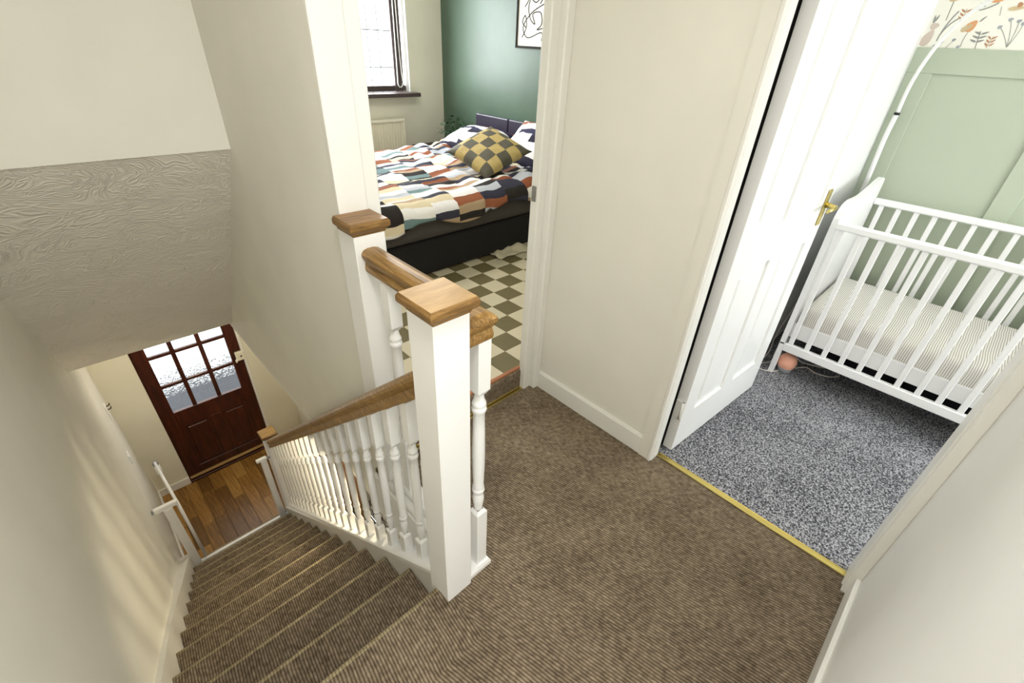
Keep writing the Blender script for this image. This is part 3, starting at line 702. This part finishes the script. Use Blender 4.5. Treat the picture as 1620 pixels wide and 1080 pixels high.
nsd = empty('nightstand', (3.2, 4.36, BF), 'low dark nightstand in the corner beside the bed', 'nightstand')
MB().box(2.99, 3.42, 4.14, 4.60, 0.16, 0.545, 0.004).build('body', 'dark_wood', nsd)
MB().box(2.965, 3.44, 4.12, 4.62, 0.545, 0.575, 0.004).build('top', 'dark_wood', nsd)
dr = MB().box(2.978, 2.99, 4.16, 4.58, 0.36, 0.53, 0.003).build('drawer', 'dark_wood', nsd)
MB().tube([(2.978, 4.37, 0.445), (2.955, 4.37, 0.445)], 0.012, 10).build('knob', 'chrome', dr)
for x in (3.0, 3.38):
    for y in (4.16, 4.56): MB().box(x, x+0.03, y, y+0.03, BF, 0.16).build('leg', 'dark_wood', nsd)
pp = empty('potted_plant', (3.27, 4.25, 0.575), 'small leafy green plant on the nightstand', 'plant')
MB().lathe([(0.05, 0.575), (0.065, 0.62), (0.07, 0.68), (0.06, 0.68), (0.05, 0.66)], 3.27, 4.25, 14).build('pot', 'pot', pp)
m = MB()
for i in range(90):
    az = random.uniform(0, 2*math.pi); r = random.uniform(0.02, 0.19); z = 0.70 + random.uniform(0, 0.23)*(1-0.4*r/0.19)
    c = Vector((3.27 + 0.8*r*math.cos(az), 4.25 + 1.1*r*math.sin(az), z)); d = Vector((math.cos(az), math.sin(az), random.uniform(-0.9, 0.4))).normalized()
    s_ = d.cross(Vector((0, 0, 1))).normalized(); L = random.uniform(0.035, 0.06)
    q = [c - d*L*0.1, c + d*L*0.45 + s_*L*0.36, c + d*L, c + d*L*0.45 - s_*L*0.36]
    m.bm.faces.new([m.bm.verts.new(v) for v in q])
    if i % 5 == 0: m.tube([(3.27, 4.25, 0.67), ((3.27+c.x)/2, (4.25+c.y)/2, max(z, 0.70)), c], 0.003, 4)
tag(m.build('foliage', 'leaf', pp), None, None, None, 'stuff')
o = MB().lathe([(0.004, 0.0), (0.03, 0.006), (0.048, 0.03), (0.052, 0.055), (0.046, 0.08), (0.028, 0.10), (0.004, 0.106)], 0, 0, 18).build('round_ornament', 'cream_ball', None, (3.10, 4.22, 0.575))
tag(o, 'round cream ornament beside the plant on the nightstand', 'ornament')

rd = empty('radiator', (2.55, YF-0.06, 0.25), 'cream ribbed panel radiator below the bedroom window', 'radiator')
RX0, RX1 = 1.95, 2.875; RY = YF-0.095
prof = []; n = 26; pitch_ = (RX1-RX0-0.06)/n
pts = [(RX0, RY)]
for i in range(n):
    a = RX0+0.03+i*pitch_
    pts += [(a, RY), (a+pitch_*0.28, RY+0.012), (a+pitch_*0.62, RY+0.012), (a+pitch_*0.9, RY)]
pts += [(RX1, RY), (RX1, YF-0.05), (RX0, YF-0.05)]
MB().prism(pts, 'z', 0.27, 0.815).build('panel', 'radiator', rd)
MB().box(RX0-0.002, RX1+0.002, RY-0.006, YF-0.04, 0.812, 0.838, 0.003).build('top_grille', 'radiator', rd)
MB().box(RX1-0.004, RX1+0.004, RY-0.004, YF-0.04, 0.26, 0.838, 0.002).build('side_panel', 'radiator', rd)
for x in (2.15, 2.7): MB().box(x, x+0.03, YF-0.05, YF, 0.35, 0.75).build('bracket', 'radiator', rd)

pf = empty('picture_frame', (XG, 3.36, 1.9), 'framed print of looping black squiggles on the green wall', 'picture')
PY0, PY1, PZ0, PZ1 = 3.208, 3.548, 1.52, 2.02
m = MB()
for b in ((PY0, PY1, PZ0, PZ0+0.018), (PY0, PY1, PZ1-0.018, PZ1), (PY0, PY0+0.016, PZ0, PZ1), (PY1-0.016, PY1, PZ0, PZ1)): m.box(XG-0.025, XG-0.001, b[0], b[1], b[2], b[3], 0.002)
m.build('frame', 'dark_hole', pf)
cv = MB().box(XG-0.012, XG-0.004, PY0+0.014, PY1-0.014, PZ0+0.016, PZ1-0.016).build('print', 'print_cream', pf)
def spline(pts, n=8):
    out = []; P = [Vector(p) for p in pts]; P = [P[0]] + P + [P[-1]]
    for i in range(1, len(P)-2):
        for k in range(n):
            t = k/n; a, b, c, d = P[i-1], P[i], P[i+1], P[i+2]
            out.append(0.5*((2*b) + (-a+c)*t + (2*a-5*b+4*c-d)*t*t + (-a+3*b-3*c+d)*t**3))
    out.append(P[-2]); return out
rs = random.Random(11)
SQ = [[(0.30, 0.30), (0.16, 0.24), (0.06, 0.14), (0.12, 0.06), (0.28, 0.10), (0.29, 0.04)],
      [(0.05, 0.06), (0.10, 0.14), (0.08, 0.22), (0.05, 0.17), (0.10, 0.13)],
      [(0.22, 0.44), (0.14, 0.36), (0.20, 0.31), (0.26, 0.36), (0.20, 0.42), (0.12, 0.30), (0.14, 0.20), (0.20, 0.16), (0.17, 0.23), (0.26, 0.24), (0.28, 0.16), (0.23, 0.12), (0.29, 0.13)],
      [(0.28, 0.45), (0.24, 0.40), (0.29, 0.36), (0.25, 0.30)], [(0.05, 0.44), (0.10, 0.41), (0.06, 0.37), (0.11, 0.33), (0.07, 0.28)], [(0.08, 0.46), (0.16, 0.47), (0.12, 0.43)]]
for s in SQ:
    pts = spline([(XG-0.0125, PY1-0.02-a, PZ0+0.02+b) for a, b in s])
    MB().tube(pts, 0.0042, 6).build('squiggle', 'ink_black', cv)

# cloth lying under the bed edge
m = MB(); N1, N2 = 22, 8; vs = []
for i in range(N1+1):
    for j in range(N2+1):
        x = 2.30 + 0.62*i/N1; y = 2.44 + 0.16*j/N2
        vs.append((x, y + 0.02*noise.noise((x*9, 0, 0)), BF + 0.012 + 0.05*max(0, noise.noise((x*11, y*14, 3))+0.25)*min(1, j/3)*min(1, (N2-j)/2+0.2)))
o = link('cloth', mesh('cloth', vs, [(i*(N2+1)+j, (i+1)*(N2+1)+j, (i+1)*(N2+1)+j+1, i*(N2+1)+j+1) for i in range(N1) for j in range(N2)], True), 'tile_cream')
tag(o, 'pale cloth lying crumpled on the floor at the edge of the black bed base', 'cloth')

# ------------------------------------------------------------------ nursery: panelled wall and wallpaper
wl = empty('wall_panelled', (XN, -0.9, 0), 'nursery wall with sage green panelling below floral wallpaper', 'wall', None, 'structure')
MB().box(XN, XN+0.1, -2.3, 0.585, 0, 1.63).build('panel_board', 'nursery_green', wl)
MB().box(XN, XN+0.1, -2.3, 0.585, 1.63, CE).build('wallpaper', 'print_cream', wl)
wp = wl.children[-1]
TK = 0.012
MB().box(XN-TK, XN+0.001, -2.3, 0.585, 1.520, 1.632, 0.002).build('panel_rail', 'nursery_green', wl)
MB().box(XN-TK, XN+0.001, -2.3, 0.585, 0.0, 0.15, 0.002).build('panel_rail', 'nursery_green', wl)
for a in (0.472, -0.115, -0.70, -1.29): MB().box(XN-TK, XN+0.001, a, a+(0.112 if a > 0.4 else 0.095), 0.15, 1.52, 0.002).build('panel_stile', 'nursery_green', wl)
# printed plants (flat print on the paper)
NP = [0]
def flat(pts, mat, name='printed_leaf'):
    NP[0] += 1; dx = 0.0006 + 0.00002*(NP[0] % 60)
    vs = [(XN-dx, y, z) for y, z in pts]
    f = list(range(len(vs)))
    link(name, mesh(name, vs, [f]), mat, wp)
def leafy(c, L, wd, angle, mat, name='printed_leaf'):
    ca, sa = math.cos(angle), math.sin(angle); pts = []
    for k in range(14):
        t = 2*math.pi*k/14; a, b = L/2*math.cos(t), wd/2*math.sin(t)*(1-0.35*math.cos(t))
        pts.append((c[0] - (a*ca - b*sa), c[1] + a*sa + b*ca))
    flat(pts, mat, name)
def stem(a, b, wd, mat, bend=0.0):
    a, b = Vector(a), Vector(b); d = b-a; nrm = Vector((-d.y, d.x)).normalized(); n = 6; A = []; B = []
    for k in range(n+1):
        t = k/n; p = a + d*t + nrm*bend*4*t*(1-t); A.append(tuple(p + nrm*wd/2)); B.append(tuple(p - nrm*wd/2))
    flat(A + B[::-1], mat, 'printed_stem')
def motif(oy, oz):
    S = lambda p: (p[0]+oy, p[1]+oz)
    stem(S((0.522, 1.825)), S((0.519, 1.745)), 0.003, 'w_dark'); leafy(S((0.520, 1.835)), 0.05, 0.026, 0.1, 'w_tan')
    for a, b in (((0.484, 1.783), (0.519, 1.66)), ((0.472, 1.753), (0.516, 1.685))):
        stem(S(a), S(b), 0.006, 'w_grey', 0.008)
    # small grey hare
    leafy(S((0.562, 1.672)), 0.075, 0.040, 1.25, 'w_pink', 'printed_hare'); leafy(S((0.553, 1.722)), 0.036, 0.028, 0.3, 'w_pink', 'printed_hare'); leafy(S((0.558, 1.752)), 0.036, 0.009, 1.2, 'w_grey', 'printed_hare'); leafy(S((0.566, 1.750)), 0.034, 0.009, 1.7, 'w_grey', 'printed_hare')
    for k in range(3):
        for s_ in (-1, 1): leafy(S((0.457 + s_*0.011, 1.755 + k*0.015)), 0.022, 0.007, (0.6 if s_ < 0 else math.pi-0.6), 'w_brown')
    stem(S((0.457, 1.792)), S((0.456, 1.745)), 0.002, 'w_brown')
    leafy(S((0.411, 1.724)), 0.052, 0.036, 1.0, 'w_orange'); leafy(S((0.424, 1.716)), 0.045, 0.022, 0.7, 'w_tan'); stem(S((0.411, 1.697)), S((0.413, 1.640)), 0.002, 'w_dark', 0.004)
    stem(S((0.366, 1.705)), S((0.355, 1.632)), 0.0025, 'w_dark')
    for k in range(3):
        for s_ in (-1, 1): leafy(S((0.363 + s_*0.014 - 0.002*k, 1.665 + k*0.016)), 0.028, 0.008, (0.35 if s_ < 0 else math.pi-0.35), 'w_grey')
    for p in ((0.303, 1.722), (0.278, 1.751), (0.246, 1.745), (0.227, 1.736)):
        stem(S((0.243, 1.642)), S(p), 0.0022, 'w_grey', 0.004); leafy(S(p), 0.018, 0.013, 0.4, 'w_blue')
    stem(S((0.316, 1.638)), S((0.309, 1.685)), 0.002, 'w_brown')
    for k in range(3):
        for s_ in (-1, 1): leafy(S((0.312 + s_*0.010, 1.652 + k*0.014)), 0.020, 0.006, (0.7 if s_ < 0 else math.pi-0.7), 'w_brown')
    leafy(S((0.359, 1.830)), 0.055, 0.030, 0.0, 'w_orange'); leafy(S((0.278, 1.793)), 0.060, 0.016, 0.1, 'w_tan'); leafy(S((0.272, 1.806)), 0.02, 0.02, 0.1, 'w_brown')
    stem(S((0.410, 1.786)), S((0.350, 1.815)), 0.005, 'w_grey', 0.004); leafy(S((0.378, 1.752)), 0.03, 0.006, 0.9, 'w_grey'); leafy(S((0.405, 1.808)), 0.028, 0.010, 2.6, 'w_blue')
    stem(S((0.335, 1.80)), S((0.325, 1.765)), 0.002, 'w_grey')
    for p in ((0.451, 1.667), (0.506, 1.648), (0.422, 1.639), (0.517, 1.640)): leafy(S(p), 0.016, 0.012, 0.5, 'w_blue')
    stem(S((0.451, 1.665)), S((0.470, 1.632)), 0.0018, 'w_grey'); stem(S((0.49, 1.66)), S((0.505, 1.632)), 0.0018, 'w_grey')
for oy, oz in ((0, 0), (-0.42, 0.03), (-0.03, 0.235), (-0.45, 0.26)): motif(oy, oz)

# ------------------------------------------------------------------ cot
CX0, CX1, CY0, CY1 = 2.66, 3.40, -0.77, 0.478
cot = empty('cot', ((CX0+CX1)/2, (CY0+CY1)/2, 0), 'white barred wooden baby cot against the sage green wall', 'cot')
W = 'crib_white'
for y0, y1 in ((CY1-0.026, CY1), (CY0, CY0+0.026)):
    prof = [(CX0-0.012, 0.20), (CX0-0.012, 0.87), (CX0-0.010, 0.915), (CX0+0.006, 0.945), (CX0+0.035, 0.968), (CX0+0.075, 0.980), (CX0+0.13, 0.984), (CX0+0.20, 0.980), (CX0+0.28, 0.977), (CX0+0.38, 0.983), (CX0+0.50, 0.999), (CX0+0.60, 1.014), (CX1-0.06, 1.020), (CX1-0.01, 1.008), (CX1+0.006, 0.975), (CX1+0.006, 0.20)]
    m = MB().prism(prof, 'x' if False else 'y', y0, y1); m.build('end_panel', W, cot)
    for x in (CX0-0.012, CX1-0.026):
        MB().box(x, x+0.032, y0, y1, 0, 0.21, 0.002).build('leg', W, cot)
for nm, x in (('front_side', CX0), ('back_side', CX1)):
    xa, xb = (x-0.012, x+0.016) if x == CX0 else (x-0.022, x+0.004)
    r = MB().box(xa-0.006, xb+0.006, CY0+0.026, CY1-0.026, 0.868, 0.902, 0.006).build('top_rail', W, cot)
    r2_ = MB().box(xa, xb, CY0+0.026, CY1-0.026, 0.160, 0.208, 0.003).build('bottom_rail', W, cot)
    bm_ = MB().box(-0.008, 0.008, -0.0125, 0.0125, 0.206, 0.870, 0.003).data('slat'); bm_.materials.append(M[W])
    n = 14
    for i in range(n):
        y = CY1-0.07 - i*0.0835
        link('slat', bm_, None, cot, ((xa+xb)/2, y + (0.018 if x == CX0 else 0.0), 0))
MB().box(CX0+0.022, CX0+0.040, CY0+0.026, CY1-0.026, 0.240, 0.325, 0.002).build('mattress_board', W, cot)
MB().box(CX1-0.045, CX1-0.028, CY0+0.026, CY1-0.026, 0.240, 0.325, 0.002).build('mattress_board', W, cot)
MB().box(CX0+0.040, CX1-0.045, CY0+0.03, CY1-0.03, 0.255, 0.272).build('mattress_support', 'dark_hole', cot)
mm = bmesh.new(); m = MB().box(CX0+0.034, CX1-0.036, CY0+0.034, CY1-0.034, 0.288, 0.432, 0.045, 0, 4)
o = m.build('cot_mattress', 'stripes'); o.data.polygons.foreach_set('use_smooth', [True]*len(o.data.polygons))
tag(o, 'cot mattress in a beige and white striped sheet', 'mattress')
for i, (x, y, sx, sy, h) in enumerate(((3.17, 0.12, 0.34, 0.36, 0.20), (3.17, -0.32, 0.34, 0.42, 0.20))):
    m = MB().box(x-sx/2, x+sx/2, y-sy/2, y+sy/2, 0.003, h, 0.03, 0, 2)
    for v in m.bm.verts: v.co += Vector((0.012*noise.noise(v.co*9), 0.012*noise.noise(v.co*9+Vector((3, 0, 0))), 0.02*noise.noise(v.co*7) if v.co.z > 0.05 else 0))
    tag(m.build('storage_bag', 'black_plastic'), ('black storage bag under the cot, nearer the open door', 'black storage bag under the middle of the cot')[i], 'bag', 'bags under the cot')

# curved white pole standing in the corner behind the cot
pr = empty('mobile_arm', (3.435, 0.530, 0), 'slim white curved pole rising behind the cot end', 'pole')
path = [(3.42, 0.533, 0.50), (3.42, 0.535, 0.95), (3.42, 0.542, 1.20), (3.42, 0.537, 1.33)]
MB().tube(spline(path), 0.0125, 10).build('lower_tube', 'white', pr)
MB().tube([(3.42, 0.5372, 1.322), (3.42, 0.5368, 1.334)], 0.0145, 10).build('collar', 'black_plastic', pr)
path = [(3.42, 0.537, 1.33), (3.415, 0.535, 1.47), (3.40, 0.510, 1.60), (3.38, 0.470, 1.70), (3.34, 0.40, 1.79), (3.28, 0.29, 1.86), (3.22, 0.17, 1.89)]
MB().tube(spline(path), 0.0095, 10).build('upper_tube', 'white', pr)
MB().box(3.395, 3.435, 0.5035, 0.555, 0.50, 0.60, 0.004).build('clamp', 'white', pr)
# peach night light
nl = empty('night_light', (2.722, 0.412, 0.002), 'peach egg-shaped night light on the grey carpet under the cot', 'night light')
MB().lathe([(0.030, 0.024), (0.042, 0.036), (0.049, 0.058), (0.049, 0.076), (0.043, 0.096), (0.030, 0.112), (0.014, 0.120), (0.002, 0.122)], 2.722, 0.412, 22).build('shade', 'peach', nl)
MB().lathe([(0.030, 0.002), (0.036, 0.006), (0.038, 0.018), (0.042, 0.036), (0.03, 0.037)], 2.722, 0.412, 22).build('base', 'grey_plastic', nl)
def cable(pts, label, mat='cable', r=0.0036): tag(MB().tube(spline(pts), r, 6).build('cable', mat), label, 'cable', 'cables under the cot')
cable([(2.79, 0.38, 0.006), (2.86, 0.33, 0.006), (2.84, 0.27, 0.006), (2.87, 0.20, 0.006), (2.93, 0.17, 0.006), (2.96, 0.22, 0.006), (2.92, 0.30, 0.006), (2.90, 0.38, 0.008), (2.98, 0.44, 0.006)], 'pale cable looping over the carpet beside the night light')
cable([(2.70, 0.43, 0.006), (2.66, 0.45, 0.006), (2.625, 0.505, 0.006), (2.66, 0.545, 0.006), (2.76, 0.50, 0.006), (2.88, 0.52, 0.01), (3.05, 0.54, 0.01)], 'pale cable curling around the front cot leg')
cable([(2.70, 0.555, 0.006), (2.78, 0.535, 0.04), (2.92, 0.56, 0.10), (3.1, 0.565, 0.22), (3.3, 0.57, 0.30)], 'pale cable trailing behind the cot end panel')

# ------------------------------------------------------------------ hall things beyond the spindles
bg = empty('tote_bag', (1.07, 2.45, -2.0), 'black and white patterned bag hanging on the hall wall behind the spindles', 'bag')
b1 = link('bag_body', pillow_mesh('bag_body', 0.66, 0.44, 0.13, 8), 'bag_print'); place(b1, (1.07, 2.45, -1.92), (0, 1, 0), (0.05, 0, 1))
b1.parent = bg; b1.matrix_parent_inverse = root_inv(bg)
MB().tube(spline([(1.10, 2.28, -1.72), (1.12, 2.36, -1.52), (1.13, 2.45, -1.44), (1.12, 2.54, -1.52), (1.10, 2.62, -1.72)]), 0.010, 6).build('strap', 'black_fabric', bg)
ct = link('coat', pillow_mesh('coat', 0.40, 0.85, 0.14, 4, 0.03), 'tan_cloth'); place(ct, (1.06, 3.05, -1.78), (0, 1, 0), (0.04, 0, 1))
tag(ct, 'tan cloth hanging on the hall wall behind the spindles', 'coat')
# hall pendant
hp = empty('hall_lamp', (1.02, 1.75, -0.34), 'small bare ceiling lamp in the downstairs hall', 'lamp')
MB().lathe([(0.035, -0.365), (0.04, -0.345), (0.04, -0.341)], 1.02, 1.75, 16).build('ceiling_rose', 'white', hp)
MB().tube([(1.02, 1.75, -0.36), (1.02, 1.75, -0.395)], 0.012, 8).build('lamp_holder', 'white', hp)
